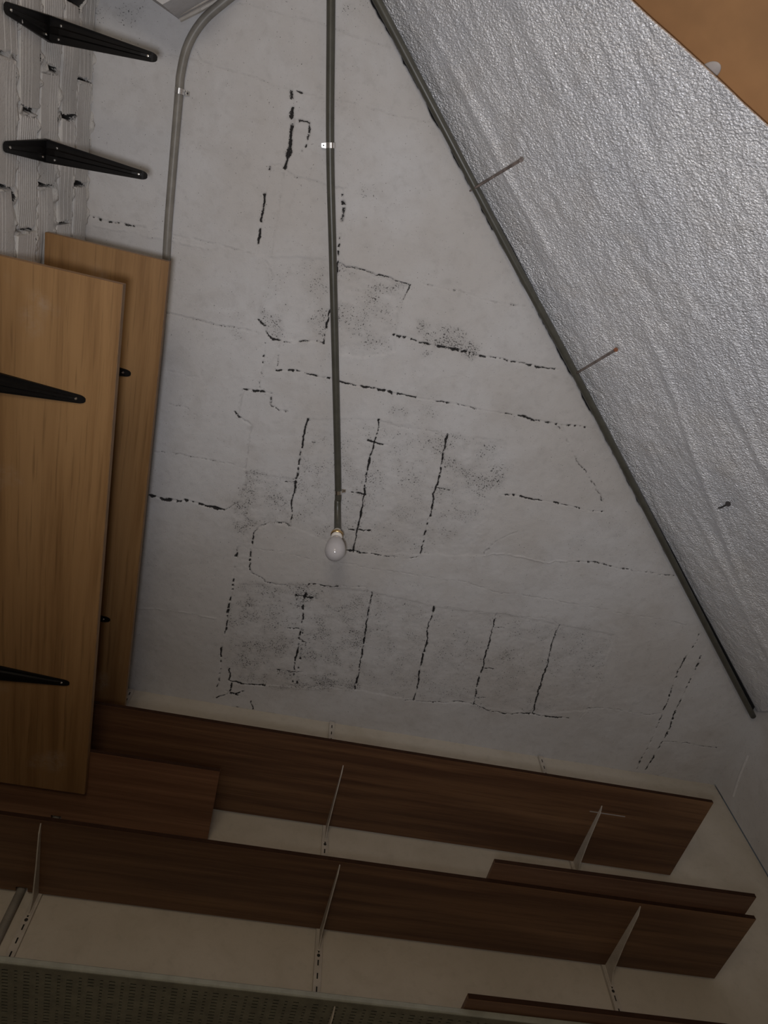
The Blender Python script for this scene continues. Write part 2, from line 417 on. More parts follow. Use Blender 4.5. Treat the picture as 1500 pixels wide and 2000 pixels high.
# ------------------------------------------------------------------ ceiling
# plan coordinates on the ceiling, metres
# crack: path, half width mm, depth mm (negative: raised ridge), presence, darkness (grime and painted depth shade)
CRACKS = [
    ([(-0.363, -0.292), (-0.332, -0.297), (-0.273, -0.296), (-0.152, -0.297), (-0.095, -0.297), (-0.063, -0.296), (0.008, -0.296)], 1.6, 1.5, 0.8, 0.25),
    ([(-0.531, -0.154), (-0.488, -0.157), (-0.429, -0.164), (-0.339, -0.156), (-0.224, -0.157), (-0.187, -0.157), (-0.124, -0.157), (-0.007, -0.16), (0.028, -0.16), (0.134, -0.167)], 1.6, 1.6, 0.8, 0.3),
    ([(-0.461, -0.198), (-0.429, -0.164)], 1.5, 1.5, 1, 0.4),
    ([(-0.211, -0.152), (-0.204, -0.129), (-0.203, -0.096)], 4, 5, 0.6, 0.9),
    ([(-0.197, -0.157), (-0.185, -0.158)], 3, 4, 1, 0.9),
    ([(-0.197, -0.089), (-0.201, -0.059), (-0.198, -0.029), (-0.2, 0.007), (-0.199, 0.016)], 6, 8, 0.8, 1),
    ([(-0.196, -0.09), (-0.159, -0.095), (-0.155, -0.073), (-0.154, -0.051), (-0.164, -0.033)], 3.2, 4, 0.55, 0.85),
    ([(-0.232, 0.018), (-0.211, 0.015), (-0.169, 0.032), (-0.153, 0.029), (-0.123, 0.028), (-0.085, 0.036), (-0.069, 0.033), (-0.038, 0.026)], 2, 2.5, 0.8, 0.35),
    ([(-0.234, 0.023), (-0.239, 0.055), (-0.236, 0.1), (-0.235, 0.145), (-0.235, 0.183), (-0.236, 0.216), (-0.235, 0.234)], 2.6, 6, 0.6, 1),
    ([(-0.202, 0.023), (-0.204, 0.096), (-0.197, 0.174), (-0.198, 0.226)], 2, 1.5, 0.7, 0.12),
    ([(-0.053, 0.032), (-0.039, 0.065), (-0.036, 0.102)], 4, 6, 0.75, 0.75),
    ([(-0.035, 0.133), (-0.03, 0.168), (-0.026, 0.206), (-0.022, 0.241), (-0.019, 0.295), (-0.02, 0.327), (-0.019, 0.379), (-0.017, 0.424)], 2.6, 6, 0.75, 1),
    ([(-0.024, 0.202), (0.001, 0.209), (0.08, 0.215), (0.103, 0.212), (0.174, 0.213)], 2, 4, 0.85, 0.6),
    ([(0.089, 0.212), (0.174, 0.213), (0.171, 0.241), (0.166, 0.254)], 2.2, 4, 0.8, 0.75),
    ([(0.206, 0.208), (0.255, 0.21), (0.316, 0.205), (0.374, 0.206), (0.462, 0.205), (0.519, 0.2)], 2.2, 2.5, 0.5, 0.45),
    ([(-0.667, 0.241), (-0.623, 0.241), (-0.555, 0.239)], 3, 4, 0.6, 0.8),
    ([(-0.555, 0.239), (-0.503, 0.234), (-0.45, 0.237), (-0.389, 0.236), (-0.328, 0.234), (-0.237, 0.235)], 2.2, 2.2, 0.7, 0.3),
    ([(-0.65, 0.259), (-0.56, 0.257), (-0.462, 0.25), (-0.369, 0.254)], 3, -1.8, 0.8, 0),
    ([(-0.204, 0.251), (-0.182, 0.279), (-0.179, 0.318), (-0.2, 0.365), (-0.205, 0.398)], 2.5, 2, 0.8, 0.15),
    ([(-0.205, 0.398), (-0.186, 0.413), (-0.173, 0.439), (-0.158, 0.444), (-0.136, 0.443)], 3, 4, 0.9, 0.8),
    ([(-0.136, 0.443), (-0.109, 0.443), (-0.047, 0.421), (-0.017, 0.424)], 2.5, 3, 0.6, 0.6),
    ([(-0.45, 0.441), (-0.346, 0.438), (-0.294, 0.438), (-0.253, 0.436), (-0.196, 0.438)], 3, 2.5, 0.6, 0.4),
    ([(-0.178, 0.459), (-0.175, 0.512), (-0.175, 0.561), (-0.17, 0.591)], 3, 5, 0.45, 1),
    ([(-0.138, 0.445), (-0.135, 0.503), (-0.137, 0.527)], 2.5, 3, 0.5, 0.5),
    ([(-0.137, 0.523), (-0.081, 0.517), (-0.048, 0.517), (0.001, 0.516), (0.046, 0.518), (0.086, 0.517), (0.145, 0.515)], 2.6, 5, 0.6, 0.95),
    ([(0.145, 0.515), (0.21, 0.514), (0.271, 0.513)], 3.5, 5, 0.7, 0.9),
    ([(0.271, 0.513), (0.338, 0.513), (0.399, 0.51), (0.483, 0.503), (0.533, 0.504), (0.615, 0.502), (0.651, 0.497), (0.697, 0.499), (0.753, 0.493), (0.826, 0.489)], 2.6, 4, 0.5, 0.75),
    ([(0.589, 0.5), (0.629, 0.502)], 4, 5, 0.9, 0.8),
    ([(-0.214, 0.601), (-0.185, 0.599), (-0.152, 0.594), (-0.135, 0.59)], 3, 5, 0.6, 0.95),
    ([(-0.134, 0.593), (-0.132, 0.624), (-0.104, 0.642), (-0.08, 0.64)], 2.6, 4, 0.6, 0.6),
    ([(-0.229, 0.671), (-0.219, 0.688)], 4, 6, 1, 0.9),
    ([(-0.214, 0.604), (-0.221, 0.664), (-0.223, 0.684), (-0.179, 0.702), (-0.18, 0.746), (-0.177, 0.817), (-0.177, 0.839)], 3.5, 3, 0.7, 0.25),
    ([(-0.169, 0.849), (-0.164, 0.904), (-0.176, 0.96), (-0.2, 0.983)], 3, 3, 0.8, 0.25),
    ([(-0.446, 0.844), (-0.296, 0.839), (-0.221, 0.835), (-0.177, 0.839)], 1.8, 2, 0.8, 0.45),
    ([(-0.445, 0.992), (-0.404, 0.998), (-0.367, 0.995), (-0.331, 0.989)], 3.5, 6, 0.65, 1),
    ([(-0.34, 0.986), (-0.277, 0.991), (-0.219, 0.994)], 5, 7, 0.75, 1),
    ([(-0.219, 0.994), (-0.2, 0.983)], 2.5, 4, 0.8, 0.6),
    ([(-0.417, 0.694), (-0.365, 0.691), (-0.335, 0.709)], 1.8, 2, 0.7, 0.4),
    ([(-0.444, 0.595), (-0.384, 0.596), (-0.341, 0.595)], 1.8, 1.5, 0.7, 0.3),
    ([(-0.023, 0.648), (-0.022, 0.71), (-0.021, 0.759), (-0.018, 0.814), (-0.02, 0.854), (-0.016, 0.924), (-0.01, 1.002)], 2.7, 9, 0.8, 1),
    ([(-0.05, 0.856), (-0.016, 0.852)], 2, 3, 0.8, 0.8),
    ([(-0.01, 1.002), (-0.028, 0.993), (-0.074, 1.007), (-0.099, 1.021), (-0.114, 1.043)], 2.4, 4, 0.8, 0.65),
    ([(-0.115, 1.049), (-0.116, 1.099), (-0.113, 1.156), (-0.111, 1.181)], 2.6, 5, 0.5, 0.9),
    ([(-0.111, 1.181), (-0.099, 1.197), (-0.064, 1.209), (-0.05, 1.222), (-0.015, 1.228), (0.016, 1.217)], 2.6, 4, 0.9, 0.55),
    ([(-0.158, 1.053), (-0.158, 1.109), (-0.156, 1.204), (-0.152, 1.289), (-0.155, 1.33), (-0.152, 1.427), (-0.154, 1.498), (-0.15, 1.569), (-0.148, 1.645), (-0.148, 1.698)], 3.2, 6, 0.45, 1),
    ([(0.181, 0.604), (0.184, 0.647), (0.183, 0.68), (0.184, 0.752), (0.193, 0.848), (0.195, 0.907), (0.197, 0.974), (0.202, 1.053)], 2.4, 9, 0.85, 1),
    ([(0.162, 0.676), (0.188, 0.679), (0.225, 0.679)], 2.6, 5, 0.8, 0.95),
    ([(0.147, 0.85), (0.193, 0.848), (0.209, 0.846)], 3, 5, 0.6, 0.85),
    ([(0.174, 0.975), (0.196, 0.97), (0.238, 0.966)], 2.5, 4, 0.7, 0.85),
    ([(0.177, 1.05), (0.222, 1.043)], 2.6, 4, 0.8, 0.85),
    ([(0.394, 0.601), (0.395, 0.658), (0.398, 0.698), (0.402, 0.771), (0.405, 0.86), (0.408, 0.932), (0.411, 1.011)], 2.4, 9, 0.85, 1),
    ([(0.182, 0.607), (0.249, 0.609), (0.326, 0.608), (0.394, 0.601)], 1.6, 1.5, 0.7, 0.3),
    ([(0.405, 0.779), (0.447, 0.773)], 1.8, 3, 0.9, 0.8),
    ([(0.606, 0.753), (0.664, 0.748), (0.711, 0.748), (0.77, 0.745), (0.832, 0.746), (0.94, 0.743)], 2.8, 5, 0.5, 0.9),
    ([(-0.107, 1.103), (-0.025, 1.1), (0.041, 1.104), (0.129, 1.104), (0.206, 1.091), (0.285, 1.097), (0.369, 1.094), (0.455, 1.091), (0.569, 1.083), (0.706, 1.092), (0.853, 1.084), (1.071, 1.081), (1.256, 1.079), (1.377, 1.078)], 1.7, 1.8, 0.75, 0.3),
    ([(0.201, 1.048), (0.272, 1.042), (0.323, 1.042), (0.372, 1.035), (0.412, 1.013)], 2.4, 4, 0.45, 0.8),
    ([(0.613, 0.974), (0.65, 0.958), (0.695, 0.948), (0.737, 0.95), (0.787, 0.951), (0.829, 0.951), (0.845, 0.938), (0.886, 0.933)], 2.4, -2.2, 0.9, 0.1),
    ([(0.612, 0.97), (0.637, 0.919), (0.673, 0.88), (0.702, 0.863)], 2, 2.5, 0.7, 0.45),
    ([(0.886, 0.933), (0.925, 0.924), (0.966, 0.919), (1.023, 0.92), (1.122, 0.915), (1.193, 0.912), (1.259, 0.913)], 2.6, 4, 0.5, 0.8),
    ([(0.699, 0.505), (0.731, 0.524), (0.765, 0.562), (0.791, 0.597), (0.833, 0.622), (0.875, 0.661), (0.92, 0.708)], 2.4, 3, 0.5, 0.6),
    ([(0.167, 0.357), (0.211, 0.358), (0.238, 0.362), (0.28, 0.357), (0.344, 0.355), (0.402, 0.357), (0.432, 0.358)], 4, 5, 0.6, 0.85),
    ([(0.432, 0.358), (0.497, 0.352), (0.533, 0.35), (0.6, 0.349), (0.649, 0.347)], 2.6, 4, 0.5, 0.75),
    ([(0.084, 1.2), (0.086, 1.23), (0.08, 1.243), (0.089, 1.317), (0.093, 1.386), (0.092, 1.429), (0.094, 1.488), (0.099, 1.554), (0.104, 1.614)], 3, 6, 0.6, 1),
    ([(0.101, 1.382), (0.104, 1.426), (0.108, 1.485), (0.114, 1.55), (0.117, 1.607)], 2.6, 5, 0.5, 0.9),
    ([(0.051, 1.25), (0.107, 1.246)], 3.2, 5, 0.8, 0.95),
    ([(0.046, 1.384), (0.085, 1.381)], 2.5, 4, 0.8, 0.9),
    ([(0.093, 1.422), (0.119, 1.432)], 2.5, 4, 0.8, 0.8),
    ([(0.036, 1.563), (0.089, 1.562), (0.133, 1.553)], 2.2, 4, 0.8, 0.85),
    ([(0.295, 1.184), (0.302, 1.271), (0.311, 1.39), (0.317, 1.455), (0.321, 1.513), (0.327, 1.59)], 2.3, 9, 0.92, 1),
    ([(0.507, 1.195), (0.511, 1.267), (0.522, 1.366), (0.529, 1.438), (0.539, 1.535), (0.542, 1.59)], 2.6, 9, 0.9, 1),
    ([(0.721, 1.179), (0.731, 1.288), (0.739, 1.402), (0.749, 1.483), (0.758, 1.566)], 2.2, 9, 0.9, 1),
    ([(0.729, 1.234), (0.768, 1.23)], 1.6, 3, 1, 0.8),
    ([(0.744, 1.403), (0.779, 1.398)], 1.6, 3, 1, 0.8),
    ([(0.758, 1.532), (0.793, 1.527)], 1.6, 3, 1, 0.8),
    ([(0.942, 1.169), (0.952, 1.293), (0.967, 1.436), (0.98, 1.567)], 2.2, 8, 0.88, 0.95),
    ([(0.084, 1.197), (0.125, 1.193), (0.168, 1.188), (0.23, 1.178), (0.284, 1.168)], 2.6, 4, 0.6, 0.8),
    ([(0.512, 1.192), (0.597, 1.181), (0.719, 1.179), (0.811, 1.172), (0.907, 1.155), (0.942, 1.169)], 1.6, 1.5, 0.6, 0.3),
    ([(-0.118, 1.594), (-0.113, 1.645), (-0.053, 1.648), (0.012, 1.636)], 2.6, 6, 0.9, 1),
    ([(0.012, 1.636), (0.101, 1.629), (0.184, 1.62), (0.294, 1.585), (0.325, 1.59)], 1.8, -1.5, 0.8, 0.1),
    ([(0.513, 1.597), (0.55, 1.593), (0.649, 1.577), (0.708, 1.565), (0.758, 1.566)], 2, 3, 0.6, 0.6),
    ([(0.758, 1.566), (0.812, 1.578), (0.884, 1.583), (0.964, 1.565), (1.035, 1.565), (1.118, 1.552)], 2.4, 5, 0.8, 0.95),
    ([(1.156, 1.549), (1.167, 1.493), (1.226, 1.48), (1.305, 1.478), (1.401, 1.477), (1.444, 1.463)], 2.6, 3, 0.5, 0.5),
    ([(-0.145, 1.726), (-0.111, 1.709), (-0.102, 1.681), (-0.102, 1.654)], 2.6, 5, 0.9, 1),
    ([(-0.09, 1.704), (-0.07, 1.689), (-0.056, 1.678)], 3, 5, 0.7, 1),
    ([(-0.119, 1.692), (-0.062, 1.708)], 3, 5, 0.5, 1),
    ([(-0.083, 1.755), (-0.018, 1.76), (0.013, 1.758)], 1.8, 3, 0.8, 0.7),
    ([(-0.024, 1.719), (-0.013, 1.757)], 3, 5, 1, 0.9),
    ([(0.042, 1.757), (0.069, 1.759)], 2.5, 5, 1, 0.9),
    ([(1.433, 1.109), (1.43, 1.162), (1.425, 1.272), (1.441, 1.391), (1.449, 1.467), (1.455, 1.566), (1.457, 1.669), (1.462, 1.742)], 2.6, 4, 0.45, 0.85),
    ([(1.475, 1.193), (1.483, 1.278), (1.484, 1.334), (1.49, 1.439), (1.503, 1.525), (1.501, 1.587), (1.498, 1.639), (1.501, 1.686), (1.495, 1.73)], 2.6, 4, 0.5, 0.85),
    ([(1.501, 1.587), (1.589, 1.579), (1.718, 1.577)], 1.8, 3, 0.7, 0.6),
    ([(1.435, 1.759), (1.539, 1.764), (1.575, 1.729)], 2, 3, 0.7, 0.5),
    ([(-0.449, 1.408), (-0.366, 1.401), (-0.283, 1.395), (-0.193, 1.396)], 2.2, -2, 0.9, 0),
    ([(-0.465, 1.789), (-0.443, 1.844)], 5, 5, 0.6, 0.8),
]
# exposed rough areas: outline, recess mm, roughness mm
PATCHES = [
    ([(-0.199, 0.236), (-0.052, 0.202), (-0.021, 0.323), (-0.017, 0.421), (-0.136, 0.443), (-0.173, 0.436), (-0.202, 0.396), (-0.178, 0.332), (-0.179, 0.282)], 2.2, 0.5),
    ([(-0.024, 0.204), (0.081, 0.217), (0.174, 0.216), (0.168, 0.254), (0.159, 0.295), (0.182, 0.404), (0.104, 0.434), (0.018, 0.442), (-0.014, 0.321), (-0.022, 0.241)], 2.6, 0.8),
    ([(-0.023, 0.648), (0.181, 0.604), (0.394, 0.601), (0.568, 0.584), (0.623, 0.971), (0.411, 1.011), (0.202, 1.053), (-0.01, 1.002)], 1.2, 0.5),
    ([(-0.175, 0.85), (-0.018, 0.84), (-0.01, 1.002), (-0.074, 1.007), (-0.114, 1.043), (-0.111, 1.181), (-0.152, 1.268), (-0.16, 1.041), (-0.199, 0.986), (-0.168, 0.935)], 1.6, 0.7),
    ([(-0.13, 1.248), (0.084, 1.2), (0.295, 1.184), (0.507, 1.195), (0.721, 1.179), (0.942, 1.169), (1.144, 1.172), (1.173, 1.499), (0.98, 1.567), (0.758, 1.566), (0.542, 1.59), (0.327, 1.59), (0.105, 1.621), (-0.109, 1.655)], 1.4, 0.5),
    ([(-0.266, 0.034), (-0.2, 0.021), (-0.197, 0.229), (-0.237, 0.239)], 1.2, 0.2),
]
# mould stains: outline, density
MOULD = [
    ([(-0.203, 0.365), (-0.133, 0.363), (-0.136, 0.446), (-0.176, 0.444)], 0.75),
    ([(-0.095, 0.34), (-0.021, 0.323), (-0.017, 0.424), (-0.086, 0.43)], 0.6),
    ([(-0.195, 0.242), (-0.053, 0.196), (-0.021, 0.323), (-0.176, 0.359)], 0.4),
    ([(-0.024, 0.204), (0.08, 0.215), (0.174, 0.213), (0.166, 0.254), (0.179, 0.405), (0.018, 0.442)], 0.5),
    ([(0.082, 0.21), (0.177, 0.211), (0.171, 0.257), (0.094, 0.261)], 0.85),
    ([(0.217, 0.31), (0.346, 0.308), (0.416, 0.343), (0.409, 0.37), (0.24, 0.384)], 0.8),
    ([(-0.044, 0.656), (0.567, 0.581), (0.624, 0.783), (0.413, 1.016), (0.202, 1.053), (-0.012, 1.008)], 0.42),
    ([(0.325, 0.62), (0.565, 0.598), (0.605, 0.752), (0.398, 0.772)], 0.65),
    ([(-0.023, 0.651), (0.05, 0.634), (0.054, 0.731), (-0.005, 0.744)], 0.6),
    ([(0.153, 0.827), (0.231, 0.818), (0.258, 1.003), (0.195, 1.017)], 0.5),
    ([(-0.187, 0.853), (-0.02, 0.832), (-0.018, 1.0), (-0.181, 1.064)], 0.7),
    ([(-0.198, 0.941), (-0.132, 0.909), (-0.118, 1.05), (-0.173, 1.062)], 0.8),
    ([(-0.162, 1.251), (0.294, 1.16), (0.327, 1.585), (-0.111, 1.656)], 0.6),
    ([(0.019, 1.231), (0.149, 1.202), (0.163, 1.27), (0.031, 1.299)], 0.85),
    ([(0.141, 1.522), (0.319, 1.506), (0.319, 1.587), (0.16, 1.621)], 0.8),
    ([(0.177, 1.34), (0.311, 1.311), (0.322, 1.438), (0.198, 1.443)], 0.7),
    ([(0.296, 1.17), (0.512, 1.194), (0.945, 1.162), (1.144, 1.172), (1.164, 1.37), (0.98, 1.565), (0.334, 1.572)], 0.38),
    ([(0.809, 1.278), (0.912, 1.255), (0.945, 1.348), (0.768, 1.386)], 0.6),
    ([(0.214, 0.549), (0.355, 0.501), (0.361, 0.579), (0.214, 0.613)], 0.5),
    ([(-0.022, 0.024), (0.064, -0.008), (0.076, 0.038), (-0.015, 0.053)], 0.35),
    ([(-0.322, 0.407), (-0.239, 0.402), (-0.231, 0.456), (-0.315, 0.462)], 0.45),
    ([(-0.678, -0.213), (-0.571, -0.249), (-0.573, -0.198), (-0.669, -0.165)], 0.5),
    ([(-0.572, 1.766), (-0.432, 1.759), (-0.443, 1.844), (-0.531, 1.862)], 0.5),
    ([(-0.14, -0.354), (-0.083, -0.367), (-0.073, -0.325), (-0.131, -0.311)], 0.4),
    ([(0.923, 0.743), (1.246, 0.841), (1.129, 0.906), (0.85, 0.871)], 0.22),
]
# single hollow blocks showing through the plaster
BLOCKS = [
    [(-0.23, 0.237), (-0.047, 0.194), (-0.021, 0.323), (-0.017, 0.421), (-0.188, 0.458)],
    [(-0.029, 0.206), (0.08, 0.216), (0.175, 0.214), (0.168, 0.254), (0.183, 0.411), (0.014, 0.443)],
    [(-0.179, 0.702), (-0.023, 0.648), (-0.01, 1.002), (-0.159, 1.05)],
    [(-0.023, 0.648), (0.181, 0.604), (0.202, 1.053), (-0.006, 1.09), (-0.01, 1.002)],
    [(0.181, 0.604), (0.394, 0.601), (0.411, 1.011), (0.202, 1.053)],
    [(0.394, 0.601), (0.568, 0.584), (0.623, 0.971), (0.411, 1.011)],
    [(-0.13, 1.248), (0.084, 1.2), (0.105, 1.621), (-0.109, 1.655)],
    [(0.084, 1.2), (0.295, 1.184), (0.327, 1.59), (0.105, 1.621)],
    [(0.295, 1.184), (0.507, 1.195), (0.542, 1.59), (0.327, 1.59)],
    [(0.507, 1.195), (0.721, 1.179), (0.758, 1.566), (0.542, 1.59)],
    [(0.721, 1.179), (0.942, 1.169), (0.98, 1.567), (0.758, 1.566)],
    [(0.942, 1.169), (1.14, 1.162), (1.17, 1.5), (0.98, 1.567)],
]


def build_ceiling():
    step = 0.0026
    xs = np.arange(-0.70, 1.800, step); ys = np.arange(-0.46, 1.760, step)
    X, Y = np.meshgrid(xs, ys, indexing='ij')
    wx = X + 0.0022 * fbm(X, Y, 0.014, 3, 11) + 0.004 * vnoise(X, Y, 0.06, 12)
    wy = Y + 0.0022 * fbm(X, Y, 0.014, 3, 31) + 0.004 * vnoise(X, Y, 0.06, 32)
    Z = 0.0016 * fbm(X, Y, 0.16, 3, 3) + 0.0004 * fbm(X, Y, 0.02, 2, 5)
    dirt = np.zeros_like(X); mould = np.zeros_like(X); rough = np.zeros_like(X)
    for poly, rec, ro in PATCHES:
        msk = blur(in_poly(wx, wy, poly).astype(float), 2)
        Z = Z + msk * rec * 0.001
        rough = np.maximum(rough, msk * ro)
    Z = Z + rough * 0.0009 * fbm(X, Y, 0.012, 3, 51)
    for poly, d in MOULD:
        msk = blur(in_poly(X + 0.02 * fbm(X, Y, 0.07, 3, 71), Y + 0.02 * fbm(X, Y, 0.07, 3, 91), poly).astype(float), 14)
        mould = np.maximum(mould, msk * d)
    for ci, (pts, hw, dep, pres, dk) in enumerate(CRACKS):
        P = np.array(pts); hw = hw * 0.001; dep = dep * 0.001
        mar = hw * 2.2 + 0.012
        i0, i1 = np.searchsorted(xs, [P[:, 0].min() - mar, P[:, 0].max() + mar])
        j0, j1 = np.searchsorted(ys, [P[:, 1].min() - mar, P[:, 1].max() + mar])
        if i1 - i0 < 2 or j1 - j0 < 2: continue
        sl = (slice(i0, i1), slice(j0, j1))
        x, y = wx[sl], wy[sl]
        best = np.full(x.shape, 9.0); arc = np.zeros_like(x); acc = 0.0
        for a, b in zip(P[:-1], P[1:]):
            d = b - a; L = np.hypot(*d)
            t = np.clip(((x - a[0]) * d[0] + (y - a[1]) * d[1]) / (L * L), 0, 1)
            dist = np.hypot(x - a[0] - t * d[0], y - a[1] - t * d[1])
            u = dist < best
            best = np.where(u, dist, best); arc = np.where(u, acc + t * L, arc)
            acc += L
        nz = 0.5 + 0.5 * np.clip(1.5 * (vnoise(arc, arc * 0 + ci * 3.1, 0.008, 200) * 0.7 + vnoise(arc, arc * 0 + ci * 1.7, 0.030, 201) * 0.5), -1, 1)
        on = np.clip((pres - nz) / 0.26 + 0.62, 0, 1) if pres < 1 else np.ones_like(nz)
        wmod = hw * (0.8 + 0.5 * vnoise(arc, arc * 0 + ci, 0.02, 202))
        core = np.clip(1.25 - best / np.maximum(wmod, 1e-4), 0, 1)
        halo = np.clip(1 - best / (wmod * 2.2), 0, 1)
        if dep > 0:
            Z[sl] = np.maximum(Z[sl], Z[sl] + dep * core * (0.25 + 0.75 * on)) - 0.0009 * halo * (1 - core)
            dirt[sl] = np.maximum(dirt[sl], np.clip(1.15 - best / (wmod * 1.7), 0, 1) * on * dk)  # depth shade of the crack painted dark along with its grime
            mould[sl] = np.maximum(mould[sl], halo * on * dk * 0.55)
        else:
            Z[sl] = Z[sl] + dep * core * on
            dirt[sl] = np.maximum(dirt[sl], core * on * dk)
    # ragged plaster edge along the slope: the plaster stops short of the foil, the shade of the gap is painted black
    nd = X * DIRN.x + Y * DIRN.y
    uu = X * DIRU.x + Y * DIRU.y
    edge = 0.2215 + 0.0035 * fbm(uu, uu * 0, 0.035, 4, 300) - 0.006 * np.clip(fbm(uu, uu * 0, 0.10, 3, 305) - 0.6, 0, 1)
    gap = np.clip((nd - edge) / 0.004, 0, 1)
    Z = Z + gap * 0.022
    dirt = np.maximum(dirt, gap * 1.0)
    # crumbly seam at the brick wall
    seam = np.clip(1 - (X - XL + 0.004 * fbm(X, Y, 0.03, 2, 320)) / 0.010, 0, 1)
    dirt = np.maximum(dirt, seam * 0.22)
    quads = grid_quads(len(xs), len(ys))
    cx = (X[:-1, :-1] + X[1:, 1:]) / 2; cy = (Y[:-1, :-1] + Y[1:, 1:]) / 2
    keep = (cx * DIRN.x + cy * DIRN.y) < N0 + 0.03
    verts = np.stack([X, Y, H + Z], -1).reshape(-1, 3)
    ids = np.zeros(cx.shape, int)
    for k, poly in enumerate(BLOCKS):
        ids[in_poly(cx, cy, poly) & (ids == 0)] = k + 1
    dr, mo = dirt.ravel(), mould.ravel()
    ceil = None
    for k in range(len(BLOCKS) + 1):
        q = quads[(ids == k) & keep].reshape(-1, 4)
        used, inv = np.unique(q, return_inverse=True)
        q2 = inv.reshape(-1, 4)[:, ::-1]
        me = np_mesh('ceiling_plaster' if k == 0 else 'ceiling_block', verts[used], q2, {'dirt': dr[used], 'mould': mo[used]})
        if k == 0:
            ceil = struct(link('ceiling', me, M_CEIL))
        else:
            link('ceiling_block', me, M_CEIL, ceil)
    # the rest of the slab, behind the camera and above the plaster
    link('slab', from_bm(box_bm(XL - 0.12, XR + 0.10, -1.30, YB + 0.10, H + 0.035, H + 0.12)), M_CEIL, ceil)
    link('slab_soffit', from_bm(box_bm(XL - 0.05, 0.35, -1.30, -0.455, H, H + 0.04)), M_CEIL, ceil)
    return ceil

build_ceiling()

# ------------------------------------------------------------------ walls
struct(link('wall_back', from_bm(box_bm(XL - 0.12, XR + 0.001, YB, YB + 0.10, FLOOR, H + 0.035)), M_WALL))
struct(link('floor', from_bm(box_bm(XL - 0.12, XR + 0.10, -1.30, YB + 0.10, FLOOR - 0.1, FLOOR)), M_FLOOR))
struct(link('wall_rear', from_bm(box_bm(XL - 0.12, XR + 0.10, -1.40, -1.30, FLOOR, H + 0.035)), M_WALL))
wr = struct(link('wall_right', from_bm(box_bm(XR, XR + 0.10, -1.30, YB - 0.007, FLOOR, H + 0.03)), M_CEIL))
for y0, z0, y1, z1, w in ((1.53, 1.885, 1.70, 1.845, 0.005),):
    link('plaster_ridge', from_bm(tube_bm([(XR, y0, z0), (XR - 0.001, (y0 + y1) / 2, (z0 + z1) / 2 + 0.003), (XR, y1, z1)], w, 8)), M_CEIL, wr)

